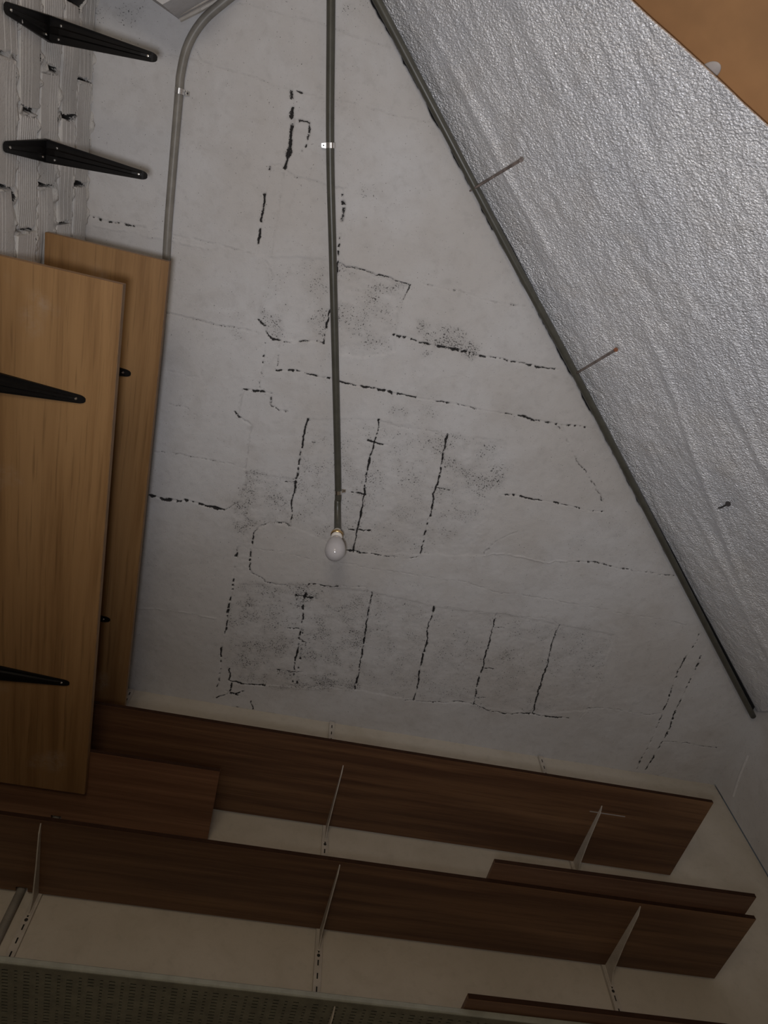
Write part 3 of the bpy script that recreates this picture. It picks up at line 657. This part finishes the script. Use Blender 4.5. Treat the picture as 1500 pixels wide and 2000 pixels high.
# left wall: mortar bed with every brick a child
def build_left_wall():
    pitch, z_top = 0.1, 1.946
    ncourse = 10
    def joints(c):
        return (-0.055 if c % 2 == 0 else 0.030), 0.224
    z_bot = z_top - ncourse * pitch
    ys = np.arange(-1.0, YB, 0.004); zs = np.arange(z_bot - 0.01, H + 0.012, 0.004)
    Y, Z = np.meshgrid(ys, zs, indexing='ij')
    c = np.floor((z_top - Z) / pitch).astype(int)
    zj = np.abs(((z_top - Z) / pitch) - np.round((z_top - Z) / pitch)) * pitch
    off = np.where(c % 2 == 0, -0.055, 0.030)
    kk = np.round((Y - off) / 0.224)
    yj = np.abs(Y - off - kk * 0.224)
    ysg = Y - off - kk * 0.224
    lum = fbm(Y, Z, 0.020, 3, 400)
    hgt = -0.0045 + 0.0075 * np.clip(lum + 0.05, -0.8, 1.2)
    hgt = hgt + 0.007 * np.clip(fbm(Y, Z, 0.05, 2, 410) - 0.1, 0, 1) * (zj < 0.012)
    hole = np.clip(1.4 - np.abs(ysg + 0.003) / 0.006, 0, 1) * (vnoise(kk * 0.37 + c * 0.61, Z, 0.05, 420) > -0.5) * (zj > 0.005)
    zs_ = ((z_top - Z) / pitch - np.round((z_top - Z) / pitch)) * pitch
    crack = np.clip(1.3 - np.abs(zs_ - 0.006 + 0.003 * fbm(Y, Z, 0.03, 2, 450)) / 0.004, 0, 1) * (fbm(Y, np.round((z_top - Z) / pitch) * 0.31, 0.055, 2, 430) > 0.0)
    hgt = np.where((zj > 0.0085) & (yj > 0.0085), np.minimum(hgt, -0.0045), hgt)
    hgt = hgt - 0.022 * hole - 0.006 * crack
    dirt = np.clip(hole * 1.0 + crack * 0.85, 0, 1)  # shade of open joints and fissures painted dark, mixed with grime
    mo = 0.25 * np.clip(fbm(Y, Z, 0.1, 2, 440), 0, 1)
    verts = np.stack([XL + hgt, Y, Z], -1).reshape(-1, 3)
    me = np_mesh('mortar_bed', verts, grid_quads(len(ys), len(zs)).reshape(-1, 4), {'dirt': dirt.ravel(), 'mould': mo.ravel()})
    wall = struct(link('wall_left', me, M_MORTAR))
    link('core', from_bm(box_bm(XL - 0.12, XL - 0.035, -1.30, YB, FLOOR, H + 0.035)), M_WALL, wall)
    link('lower_plaster', from_bm(box_bm(XL - 0.04, XL - 0.002, -1.30, YB, FLOOR, z_bot - 0.006)), M_WALL, wall)
    # brick meshes: grooved face, slightly uneven
    meshes = []
    for var in range(6):
        r = random.Random(var)
        hb = 0.0420
        prof = [(-0.05, -hb), (0.0, -hb)]
        n_g = 9 if var == 0 else 4
        gd = 0.0010 if var in (0, 3) else 0.0004
        lo, hi = (-hb + 0.006, hb - 0.006) if var % 3 == 0 else ((-hb + 0.006, 0.005) if var % 3 == 1 else (0.0, hb - 0.006))
        for g in range(n_g):
            z = lo + (hi - lo) * g / (n_g - 1)
            prof += [(0.0002, z - 0.0018), (-gd, z - 0.0008), (-gd, z + 0.0008), (0.0002, z + 0.0018)]
        prof += [(0.0, hb), (-0.05, hb)]
        bm = bmesh.new()
        secs = []
        ynum = 5
        for s in range(ynum):
            y = -0.104 + 0.208 * s / (ynum - 1)
            dx = r.uniform(-0.0015, 0.0015)
            ring = []
            for (x, z) in prof:
                ex = 0.0
                if s in (0, ynum - 1) and abs(z) > hb - 0.001 and x > -0.01: ex = r.uniform(-0.006, 0.0)
                ring.append(bm.verts.new((x + dx + ex * 0.4, y + (r.uniform(-0.004, 0.004) if s in (0, ynum - 1) else 0), z + (ex if z > 0 else -ex))))
            secs.append(ring)
        for a, b in zip(secs[:-1], secs[1:]):
            for k in range(len(prof) - 1):
                bm.faces.new((a[k], a[k + 1], b[k + 1], b[k]))
        bm.faces.new(secs[0]); bm.faces.new(secs[-1])
        me = from_bm(bm, 'brick'); me.materials.append(M_BRICK)
        meshes.append(me)
    i = 0
    for c in range(ncourse):
        off, L = joints(c)
        zc = z_top - (c + 0.5) * pitch
        for k in range(-5, 9):
            yc = off + (k + 0.5) * L
            if yc < -0.95 or yc > YB - 0.10: continue
            b = bpy.data.objects.new('brick', meshes[(i * 5 + c) % 6]); C.objects.link(b)
            b.parent = wall
            b.location = (XL + random.uniform(-0.003, 0.002), yc + random.uniform(-0.004, 0.004), zc + random.uniform(-0.003, 0.003))
            b.rotation_euler = (random.uniform(-0.008, 0.008), 0, random.uniform(-0.006, 0.006))
            b.scale = (1, random.uniform(0.985, 1.015), random.uniform(0.97, 1.03))
            i += 1
build_left_wall()

# lowered plaster beam end at the rear left, where the conduit swings past
beam = struct(link('trim_1', from_bm(prism_bm([(-0.488, -0.231), (-0.395, -0.300), (-0.25, -0.62), (-0.66, -0.62), (-0.66, -0.292), (-0.56, -0.256)], 1.80, H + 0.01)), M_CEIL))
link('plaster_fillet', from_bm(tube_bm([(-0.486, -0.231, 1.948), (-0.44, -0.262, 1.944), (-0.395, -0.297, 1.946)], 0.006, 8)), M_CREAM, beam)
link('plaster_fillet', from_bm(tube_bm([(-0.487, -0.236, 1.926), (-0.44, -0.268, 1.920), (-0.395, -0.303, 1.918)], 0.004, 8)), M_CREAM, beam)

# ------------------------------------------------------------------ the slope: brown board and foil sheet
def slope_pt(u, s, lift=0.0):
    """u along the top edge, s down the slope, lift towards the room"""
    n = N0 + s * math.cos(PHI) - lift * math.sin(PHI)
    z = H - s * math.sin(PHI) - lift * math.cos(PHI)
    p = DIRU * u + DIRN * n
    return Vector((p.x, p.y, z))

def u_max(s, margin=0.006):
    n = N0 + s * math.cos(PHI)
    return (XR - margin - DIRN.x * n) / DIRU.x

def build_slope():
    # brown board behind the sheet, running on below it
    bm = bmesh.new()
    vs = []
    for lift in (-0.035, -0.050):
        for (u, s) in ((-1.05, 0.02), (u_max(0.02, 0.05), 0.02), (u_max(1.9, 0.05), 1.9), (-1.05, 1.9)):
            vs.append(bm.verts.new(slope_pt(u, s, lift)))
    bm.faces.new(vs[:4]); bm.faces.new(vs[4:])
    for k in range(4):
        bm.faces.new((vs[k], vs[(k + 1) % 4], vs[4 + (k + 1) % 4], vs[4 + k]))
    wall = struct(link('wall_slope', from_bm(bm), M_PANEL))
    # foil
    nu, ns = 760, 300
    V = np.zeros((nu, ns, 3))
    a = np.linspace(0, 1, nu); b = np.linspace(0, 1, ns)
    A, B = np.meshgrid(a, b, indexing='ij')
    U = -0.85 + A * (2.50 + 0.85)
    S = np.zeros_like(U)
    for it in range(2):
        umax = (XR - 0.006 - DIRN.x * (N0 + S * math.cos(PHI))) / DIRU.x
        U = -0.85 + A * (umax + 0.85)
        s_end = np.clip(FOIL_S0 + FOIL_DS * U, 0.25, 1.35)
        s_end = s_end + 0.0015 * vnoise(U, U * 0, 0.07, 500)
        S = 0.004 + B * s_end
    Wr = 0.0030 * fbm(U / 5.0 + 0.25 * S, S, 0.085, 3, 510) + 0.0030 * fbm(U, S, 0.25, 2, 530) + 0.0011 * fbm(U / 1.6, S, 0.020, 3, 540)
    Wr = Wr * np.clip((s_end - S) / 0.10, 0.15, 1)
    # a few sharper folds that run with the slope's top edge
    for s0, u0, u1, sl, h in ((0.16, 1.2, 2.2, 0.03, 0.005), (0.30, 0.6, 1.6, -0.10, 0.006), (0.10, -0.4, 0.5, 0.02, 0.004), (0.42, 0.8, 1.6, 0.06, 0.006)):
        line = s0 + sl * (U - u0)
        msk = np.clip((U - u0) / 0.15, 0, 1) * np.clip((u1 - U) / 0.15, 0, 1)
        Wr = Wr + h * msk * np.exp(-((S - line) / 0.012) ** 2)
    Wr = Wr * np.clip(S / 0.05, 0.2, 1)
    n = N0 + S * math.cos(PHI) - Wr * math.sin(PHI)
    V[..., 0] = DIRU.x * U + DIRN.x * n
    V[..., 1] = DIRU.y * U + DIRN.y * n
    V[..., 2] = H - S * math.sin(PHI) - Wr * math.cos(PHI)
    me = np_mesh('foil', V.reshape(-1, 3), grid_quads(nu, ns).reshape(-1, 4))
    fo = link('insulation_sheet', me, M_FOIL)
    sm = fo.modifiers.new('thickness', 'SOLIDIFY'); sm.thickness = 0.006; sm.offset = 1.0
    tag(fo, 'crinkled silver foil insulation sheet covering the sloping side under the ceiling', 'insulation')
    return wall
FOIL_S0, FOIL_DS = 0.5517, 0.4981
wall_slope = build_slope()
bm = bmesh.new(); bmesh.ops.create_icosphere(bm, subdivisions=3, radius=1)
for v_ in bm.verts: v_.co = Vector((v_.co.x * 0.015, v_.co.y * 0.024, v_.co.z * 0.004))
dab = link('paint_dab', from_bm(bm), M_PAINT, wall_slope, True)
dab.matrix_world = Matrix.Translation(Vector((0.5639, -0.3169, 1.4516))) @ Vector((-DIRN.x * math.sin(PHI), -DIRN.y * math.sin(PHI), -math.cos(PHI))).to_track_quat('Z', 'Y').to_matrix().to_4x4()

# ------------------------------------------------------------------ conduits
def clip_parts(parent, p, along, side, r, mat=M_STEEL):
    """saddle clip: a band round the pipe and one ear with a screw; along = pipe direction, side = ear direction"""
    along = Vector(along).normalized(); side = Vector(side).normalized(); dn = Vector((0, 0, -1))
    p = Vector(p)
    bm = bmesh.new()
    w = 0.006; t = 0.0012
    prof = []
    for k in range(13):
        a = math.pi * k / 12
        prof.append((math.cos(a), math.sin(a)))
    for sgn_w in (0,):
        rings = []
        for (cx, cy) in prof:
            q = [p + side * cx * rr + dn * cy * rr + along * ww for rr in (r + 0.0004, r + 0.0004 + t) for ww in (-w, w)]
            rings.append([bm.verts.new(v) for v in (q[0], q[1], q[3], q[2])])
        for a, b in zip(rings[:-1], rings[1:]):
            for k in range(4):
                bm.faces.new((a[k], a[(k + 1) % 4], b[(k + 1) % 4], b[k]))
        bm.faces.new(rings[0]); bm.faces.new(rings[-1])
    # ear
    top = r - 0.002
    c0 = [p + side * (r + 0.0005) + along * s * w for s in (-1, 1)]
    c1 = [p + side * (r + 0.0125) + along * s * w * 0.75 for s in (-1, 1)]
    vs = []
    for h in (top - 0.0014, top):
        vs += [bm.verts.new(q - dn * h) for q in (c0[0], c0[1], c1[1], c1[0])]
    bm.faces.new(vs[:4]); bm.faces.new(vs[4:])
    for k in range(4):
        bm.faces.new((vs[k], vs[(k + 1) % 4], vs[4 + (k + 1) % 4], vs[4 + k]))
    cl = link('clip', from_bm(bm), mat, parent); cl['label'] = 'bright steel saddle clip'
    s = link('screw', from_bm(lathe_bm([(0, -0.0016), (0.0016, -0.0012), (0.0022, 0), (0.0018, 0.002), (0, 0.002)], 10)), M_RUST, cl)
    s.location = p + side * (r + 0.0075) - dn * (top - 0.0018)

CZ = H - 0.0115
R1 = 0.0102
mid_path = smooth_path([(-0.32, -1.20, CZ), (-0.235, -0.75, CZ), (-0.155, -0.35, CZ), (-0.098, -0.06, CZ - 0.002), (-0.040, 0.192, CZ - 0.003), (0.036, 0.52, CZ - 0.003), (0.108, 0.835, CZ), (0.117, 0.885, CZ - 0.004), (0.124, 0.917, CZ - 0.020), (0.129, 0.938, CZ - 0.044), (0.131, 0.946, CZ - 0.066)], 8)
c_mid = empty('conduit', (0.131, 0.946, CZ - 0.066))
def part(name, me, mat, parent, smooth=False):
    o = link(name, me, mat, parent, smooth)
    o.matrix_parent_inverse = Matrix.Translation(-Vector(parent.location))
    return o
part('pipe', from_bm(tube_bm(mid_path, R1, 16)), M_CONDUIT, c_mid, True)
tag(c_mid, 'dark grey conduit running down the ceiling to the round light bulb', 'conduit', 'grey conduits')
clip_parts(c_mid, (-0.0965, -0.059, CZ - 0.002), (0.2, 0.97, 0), (-0.97, 0.2, 0), R1)
clip_parts(c_mid, (0.1115, 0.850, CZ - 0.001), (0.22, 0.97, 0), (0.97, -0.22, 0), R1)
for ch in c_mid.children:
    if ch.name.startswith('clip'):
        ch.matrix_parent_inverse = Matrix.Translation(-Vector(c_mid.location))

left_path = smooth_path([(-0.26, -0.415, CZ), (-0.325, -0.350, CZ), (-0.385, -0.292, CZ), (-0.432, -0.240, CZ), (-0.460, -0.185, CZ), (-0.470, -0.125, CZ), (-0.4695, -0.070, CZ), (-0.4655, 0.19, CZ), (-0.459, 0.425, CZ), (-0.459, 1.05, CZ), (-0.462, 1.60, CZ), (-0.466, 1.69, CZ - 0.006), (-0.470, 1.725, CZ - 0.025), (-0.473, 1.741, CZ - 0.07), (-0.478, 1.743, 1.18), (-0.477, 1.743, 0.4), (-0.477, 1.743, -1.0)], 8)
c_left = empty('conduit', (-0.4695, -0.07, CZ))
part('pipe', from_bm(tube_bm(left_path, R1, 16)), M_CONDUIT2, c_left, True)
tag(c_left, 'pale grey conduit with a swept bend, along the ceiling beside the brick wall', 'conduit', 'grey conduits')
clip_parts(c_left, (-0.4695, -0.088, CZ), (0, 1, 0), (1, 0, 0), R1)
for ch in c_left.children:
    if ch.name.startswith('clip'):
        ch.matrix_parent_inverse = Matrix.Translation(-Vector(c_left.location))

diag = []
for u, dn_, dz in ((-0.95, 0.0, 0), (-0.4, 0.002, 0), (0.0, 0.0, 0), (0.35, -0.002, 0), (0.75, 0.001, 0), (1.2, -0.002, 0), (1.6, -0.006, 0), (2.0, -0.010, 0), (2.24, -0.012, 0)):
    p = DIRU * u + DIRN * (0.2305 + dn_)
    diag.append((p.x, p.y, H - 0.0165 + dz))
c_diag = link('conduit', from_bm(tube_bm(smooth_path(diag, 8), 0.0100, 16)), M_CONDUIT, None, True)
tag(c_diag, 'dark grey conduit slanting along the seam of ceiling and silver foil', 'conduit', 'grey conduits')

# nails that hold the slanting conduit
M_RUSTY = plain_mat('rusty_head', (0.20, 0.075, 0.035), 0.8)
def nail(base, tip, r, label, head_mat):
    base = Vector(base); tip = Vector(tip); d = (tip - base).normalized()
    e = empty('nail', base)
    o = part('shank', from_bm(tube_bm([base - d * 0.02, base, base + d * 0.01, tip - d * 0.004, tip - d * 0.003], [r * 0.55, r * 0.75, r * 0.9, r, r], 12)), M_NAIL, e, True)
    h = part('head', from_bm(tube_bm([tip - d * 0.004, tip - d * 0.0025, tip], [r, r * 1.45, r * 1.5], 12)), head_mat, e)
    tag(e, label, 'nail', 'long nails under the slanting conduit')
nail((0.2716, -0.0442, 1.9440), (0.3330, -0.1239, 1.7321), 0.0037, 'long steel nail crossing the slanting conduit, nearer the top of the photo', M_NAIL)
nail((0.6928, 0.3477, 1.9440), (0.6983, 0.2256, 1.7314), 0.0037, 'long steel nail crossing the slanting conduit, the lower one with a rusty head', M_RUSTY)

def bent_nail(path, head_dir):
    P = smooth_path(path, 5)
    e = empty('nail', path[0])
    part('shank', from_bm(tube_bm(P, 0.0022, 10)), M_RUST, e, True)
    hd = Vector(head_dir).normalized(); t = P[-1]
    part('head', from_bm(tube_bm([t - hd * 0.003, t - hd * 0.001, t + hd * 0.001], [0.0028, 0.0075, 0.0075], 14)), M_RUST, e)
    tag(e, 'short dark bent nail sticking out of the silver foil', 'nail')
bent_nail([(1.1484, 0.5809, 1.7611), (1.1457, 0.5776, 1.7460), (1.1466, 0.5741, 1.7324), (1.1447, 0.5633, 1.7173), (1.1420, 0.5460, 1.6981)], (-0.0027, -0.0173, -0.0193))

# ------------------------------------------------------------------ light bulb
lb = empty('light_bulb', (0.1315, 0.9540, 1.8430))
ax = (Vector((0.132, 0.968, 1.79)) - Vector((0.1315, 0.9525, 1.8475))).normalized()
lb.rotation_euler = (-ax).to_track_quat('Z', 'Y').to_euler()
link('socket', from_bm(lathe_bm([(0, 0.030), (0.0105, 0.030), (0.0125, 0.026), (0.0150, 0.020), (0.0155, 0.010), (0, 0.010)], 28)), M_CERAMIC, lb, True)
link('brass_ring', from_bm(lathe_bm([(0.0140, 0.0165), (0.0178, 0.0160), (0.0190, 0.0130), (0.0188, 0.0080), (0.0172, 0.0060), (0.0140, 0.0062)], 32)), M_BRASS, lb, True)
link('ceramic_collar', from_bm(lathe_bm([(0.010, 0.008), (0.0166, 0.0075), (0.0172, 0.002), (0.0160, -0.004), (0.0135, -0.005), (0.010, -0.004)], 32)), M_CERAMIC, lb, True)
link('globe', from_bm(lathe_bm([(0.0125, 0.004), (0.0140, -0.005), (0.0175, -0.013), (0.0220, -0.022), (0.0262, -0.032), (0.0290, -0.043), (0.0302, -0.055), (0.0300, -0.062), (0.0275, -0.072), (0.0225, -0.081), (0.0150, -0.0875), (0.0075, -0.0905), (0, -0.0912)], 40)), M_BULB, lb, True)
tag(lb, 'unlit frosted white light bulb hanging at the end of the conduit', 'light bulb')

# ------------------------------------------------------------------ black pressed brackets on the brick wall
def bracket_meshes():
    """local frame: origin at the bend on the wall, +X out from the wall, -Z down the wall"""
    def limb(L, w0, w1, axis, bend_sign):
        # tapered plate with two turned flanges and a centre rib, rounded tip
        bm = bmesh.new()
        n = 10; sec = []
        for k in range(n + 1):
            t = k / n
            w = (w0 + (w1 - w0) * t) / 2
            fl = 0.0085 * (1 - 0.75 * t)
            rib = 0.0035 * min(1, 8 * t) * min(1, 8 * (1 - t)); rw = w * 0.35
            pr = [(-w, fl), (-w, 0), (-rw, 0), (-rw * 0.6, rib), (rw * 0.6, rib), (rw, 0), (w, 0), (w, fl),
                  (w - 0.0018, fl), (w - 0.0018, 0.0018), (rw, 0.0018), (rw * 0.6, rib + 0.0018), (-rw * 0.6, rib + 0.0018), (-rw, 0.0018), (-w + 0.0018, 0.0018), (-w + 0.0018, fl)]
            sec.append([(t * L, a, b) for a, b in pr])
        # rounded tip
        for t, f in ((1.02, 0.92), (1.045, 0.7), (1.06, 0.35)):
            sec.append([(t * L, a * f, b * 0.8) for (_, a, b) in sec[n]])
        rings = []
        for s in sec:
            ring = []
            for (l, a, b) in s:
                ring.append(bm.verts.new((l, a, -b) if axis == 'X' else (b, a, -l)))
            rings.append(ring)
        for r0, r1 in zip(rings[:-1], rings[1:]):
            for k in range(len(r0)):
                k2 = (k + 1) % len(r0)
                bm.faces.new((r0[k], r0[k2], r1[k2], r1[k]))
        bm.faces.new(rings[0]); bm.faces.new(rings[-1])
        return from_bm(bm, 'bracket_limb')
    arm = limb(0.200, 0.046, 0.018, 'X', 1)
    leg = limb(0.182, 0.046, 0.020, 'Z', 1)
    arm.materials.append(M_BLACK); leg.materials.append(M_BLACK)
    sc = from_bm(lathe_bm([(0, -0.002), (0.0022, -0.0016), (0.003, 0), (0.003, 0.002), (0, 0.002)], 12), 'screw')
    sc.materials.append(M_STEEL)
    return arm, leg, sc
ARM, LEG, SCREW = bracket_meshes()
def black_bracket(y, z, label):
    e = empty('shelf_bracket', (XL + 0.003, y, z))
    link('arm', ARM, None, e)
    link('wall_limb', LEG, None, e)
    for (x, yy, zz, rx) in ((0.194, 0, -0.0030, 0), (0.020, 0.014, -0.003, 0), (0.024, -0.010, -0.003, 0)):
        s = link('screw', SCREW, None, e); s.location = (x, yy, zz)
    for (zz, yy) in ((-0.022, 0.012), (-0.172, 0)):
        s = link('screw', SCREW, None, e); s.location = (0.0035, yy, zz); s.rotation_euler = (0, math.radians(-90), 0)
    tag(e, label, 'bracket', 'black pressed brackets on the brick wall')
    return e
ZU, ZL = 1.672, 1.366
black_bracket(-0.122, ZU, 'empty black steel bracket on bare brick, nearest the bend of the pale conduit')
black_bracket(0.098, ZU, 'empty black steel bracket on bare brick, just above the wooden boards')
black_bracket(0.539, ZU, 'black bracket under the upper oak board, nearer its near end')
black_bracket(1.265, ZU, 'black bracket under the upper oak board, by the dark back shelves')
black_bracket(0.514, ZL, 'black bracket under the lower oak board, upper one in view')
black_bracket(1.240, ZL, 'black bracket under the lower oak board, nearer the back wall')

def oak_board(x0, x1, y0, y1, z, label):
    bm = box_bm(x0, x1 - 0.0012, y0, y1, z, z + 0.018, 0.0006)
    for v in bm.verts: v.co -= Vector((x1, y0, z))
    o = link('shelf_board', from_bm(bm), M_OAK)
    o.location = (x1, y0, z)
    e = link('edge_band', from_bm(box_bm(-0.0012, 0.0004, 0, y1 - y0, 0.0002, 0.0178)), M_OAK_EDGE, o)
    tag(o, label, 'shelf board', 'oak boards on black brackets')
    return o
oak_board(XL + 0.006, -0.391, 0.262, 1.583, ZU + 0.0005, 'upper oak veneer board on black brackets, behind the lower board')
oak_board(XL + 0.006, -0.3990, 0.274, 1.608, ZL + 0.0005, 'lower oak veneer board on black brackets, largest at the left edge')

# ------------------------------------------------------------------ slotted uprights and dark shelves on the back wall
YU = YB - 0.010
def upright(x, z0, z1, label):
    """slotted channel: front face with real slots, two side flanges"""
    w, sw = 0.019, 0.0034
    bm = bmesh.new()
    xsn = [-w / 2, -sw / 2, sw / 2, w / 2]
    rows = []; z = z1
    pat = (0.018, 0.014)
    k = 0
    zz = [z1]
    while zz[-1] - pat[k % 2] > z0:
        zz.append(zz[-1] - pat[k % 2]); k += 1
    grid = [[bm.verts.new((xx, 0, q)) for xx in xsn] for q in zz]
    for r in range(len(zz) - 1):
        for c in range(3):
            if c == 1 and r % 2 == 1: continue
            bm.faces.new((grid[r][c], grid[r][c + 1], grid[r + 1][c + 1], grid[r + 1][c]))
    back = [[bm.verts.new((s * w / 2, 0.0098, q)) for s in (-1, 1)] for q in (zz[0], zz[-1])]
    for s, c in ((0, 0), (1, 3)):
        col = [grid[r][c] for r in range(len(zz))]
        bm.faces.new(col + [back[1][s], back[0][s]])
    e = empty('shelf_upright', (x, YU, z0))
    me = from_bm(bm)
    o = link('channel', me, M_CREAM, e); o.location = (0, 0, -z0)
    b = link('slot_back', from_bm(box_bm(-w / 2 + 0.001, w / 2 - 0.001, 0.007, 0.0094, z0 - z0 + 0.001, zz[0] - z0)), M_SLOT, e)
    for q in (1.43, 1.105, 0.72, 0.2, 1.85):
        if z0 < q < z1:
            s = link('screw', from_bm(lathe_bm([(0, -0.0015), (0.0025, -0.001), (0.0042, 0), (0.0042, 0.001), (0, 0.001)], 12)), M_SLOT, e)
            s.location = (0, -0.0005, q - z0); s.rotation_euler = (math.radians(-90), 0, 0)
    tag(e, label, 'shelf upright', 'slotted uprights on the back wall')
UPX = (-0.436, 0.275, 1.071)
for x, lab in zip(UPX, ('cream slotted upright on the back wall beside the grey pipe, leftmost', 'cream slotted upright in the middle of the back wall', 'cream slotted upright on the back wall, rightmost')):
    upright(x, -0.6, 1.944, lab)

ZS1, ZS2, ZS3 = 1.494, 1.172, 0.848
def support(x, z, label, grp):
    """thin pressed arm hooked into the upright, deep at the wall, lip at the tip"""
    L = 0.247
    prof = [(0, 0), (-L + 0.006, 0), (-L, 0.006), (-L - 0.003, 0.006), (-L - 0.003, -0.001), (-L * 0.92, -0.010), (-L * 0.5, -0.020), (-L * 0.12, -0.034), (-0.004, -0.052), (0, -0.052)]
    bm = bmesh.new()
    a = [bm.verts.new((-0.0014, y, zz)) for y, zz in prof]
    b = [bm.verts.new((0.0014, y, zz)) for y, zz in prof]
    bm.faces.new(a); bm.faces.new(b)
    for k in range(len(prof)):
        k2 = (k + 1) % len(prof)
        bm.faces.new((a[k], a[k2], b[k2], b[k]))
    e = empty('shelf_support', (x, YU - 0.0006, z))
    link('arm', from_bm(bm), M_CREAM, e)
    link('hook_plate', from_bm(box_bm(-0.0045, 0.0045, -0.0012, 0.0004, -0.056, 0.004)), M_CREAM, e)
    tag(e, label, 'shelf support', grp)
where = ('left end', 'middle', 'right end')
for z, nm in ((ZS1, 'upper dark shelf'), (ZS2, 'lower dark shelf'), (ZS3, 'perforated tray shelf')):
    for x, wv in zip(UPX, where):
        support(x, z, 'thin cream support arm under the %s of the %s' % (wv, nm), 'support arms of the back shelves')

def dark_board(x0, x1, y0, y1, z, mat, label, rz=0.0, t=0.011, name='shelf_board'):
    W, D = x1 - x0, y1 - y0
    if x0 < -0.5:       # notched round the grey pipe on the wall
        n0, n1 = -0.4755 - 0.014 - x0, -0.4755 + 0.014 - x0
        bm = prism_bm([(0, 0), (W, 0), (W, D), (n1, D), (n1, D - 0.014), (n0, D - 0.014), (n0, D), (0, D)], 0, t)
    else:
        bm = box_bm(0, W, 0, D, 0, t, 0.001)
    o = link(name, from_bm(bm), mat)
    o.location = (x0, y0, z); o.rotation_euler = (0, 0, rz)
    link('edge_band', from_bm(box_bm(0.0005, x1 - x0 - 0.0005, -0.0008, 0.0004, 0.0006, t - 0.0006)), M_WALNUT_EDGE, o)
    tag(o, label, 'shelf board', 'dark wooden boards on the back wall')
    return o
YSB = YU - 0.002
s1 = dark_board(XL + 0.012, 1.402, 1.413, YSB, ZS1 + 0.0005, M_WALNUT, 'long upper dark brown shelf on the back wall, closest to the ceiling')
link('scratch', from_bm(box_bm(0, 0.115, 0, 0.0035, -0.0006, 0.0002)), M_PAINT, s1).location = (1.700, 0.108, 0)
s2 = dark_board(XL + 0.012, 1.398, 1.483, YSB, ZS2 + 0.0005, M_WALNUT, 'long lower dark brown shelf on the back wall, under the other boards')
s3 = dark_board(XL + 0.02, -0.0615, 1.474, YSB - 0.002, ZL + 0.0190, M_RED, 'short reddish brown board resting on the lower oak board, at the left corner')
s4 = dark_board(0.655, 1.372, 1.424, 1.690, ZS2 + 0.0118, M_WALNUT2, 'short brown board lying on the right end of the lower dark shelf, jutting forward', rz=-0.012)

# perforated tray as third shelf
def tray():
    x0, x1, y0, y1, z = XL + 0.02, 1.39, 1.478, YSB - 0.012, ZS3 + 0.0005
    per, rowp = 0.0405, 0.0105
    xl = [x0]
    kinds = []
    x = x0 + 0.012
    while x + per < x1:
        xl += [x, x + 0.0055, x + 0.017, x + 0.0285]
        kinds += [0, 1, 0, 2]
        x += per
    xl.append(x1); kinds.append(0)
    yl = [y0]; rk = []
    y = y0 + 0.016
    while y + rowp < y1:
        yl += [y, y + 0.0052]; rk += [0, 1]
        y += rowp
    yl.append(y1); rk.append(0)
    bm = bmesh.new()
    G = [[bm.verts.new((a, b, z)) for b in yl] for a in xl]
    for i in range(len(xl) - 1):
        for j in range(len(yl) - 1):
            k = kinds[i]
            if rk[j] == 1 and k in (1, 2) and (i * 7 + j * 3) % 23 != 0: continue
            bm.faces.new((G[i][j], G[i + 1][j], G[i + 1][j + 1], G[i][j + 1]))
    e = empty('perforated_tray', (0.3, y0, z))
    o = part('perforated_base', from_bm(bm), M_TRAY, e)
    sm = o.modifiers.new('thickness', 'SOLIDIFY'); sm.thickness = 0.002; sm.offset = 0
    part('void_sheet', from_bm(box_bm(x0 + 0.004, x1 - 0.004, y0 + 0.004, y1 - 0.002, z + 0.009, z + 0.012)), M_SLOT, e)  # near-black sheet that paints the dark void behind the holes
    part('rim', from_bm(box_bm(x0 - 0.002, x1 + 0.002, y0 - 0.006, y0 + 0.001, z - 0.001, z + 0.0115, 0.002)), M_RIM, e)
    tag(e, 'grey green perforated tray with a pale rim on the lowest supports in view', 'tray')
tray()
dark_board(0.545, 1.25, 1.440, 1.70, ZS3 + 0.0130, M_WALNUT2, 'brown board lying on the perforated tray at the bottom edge')
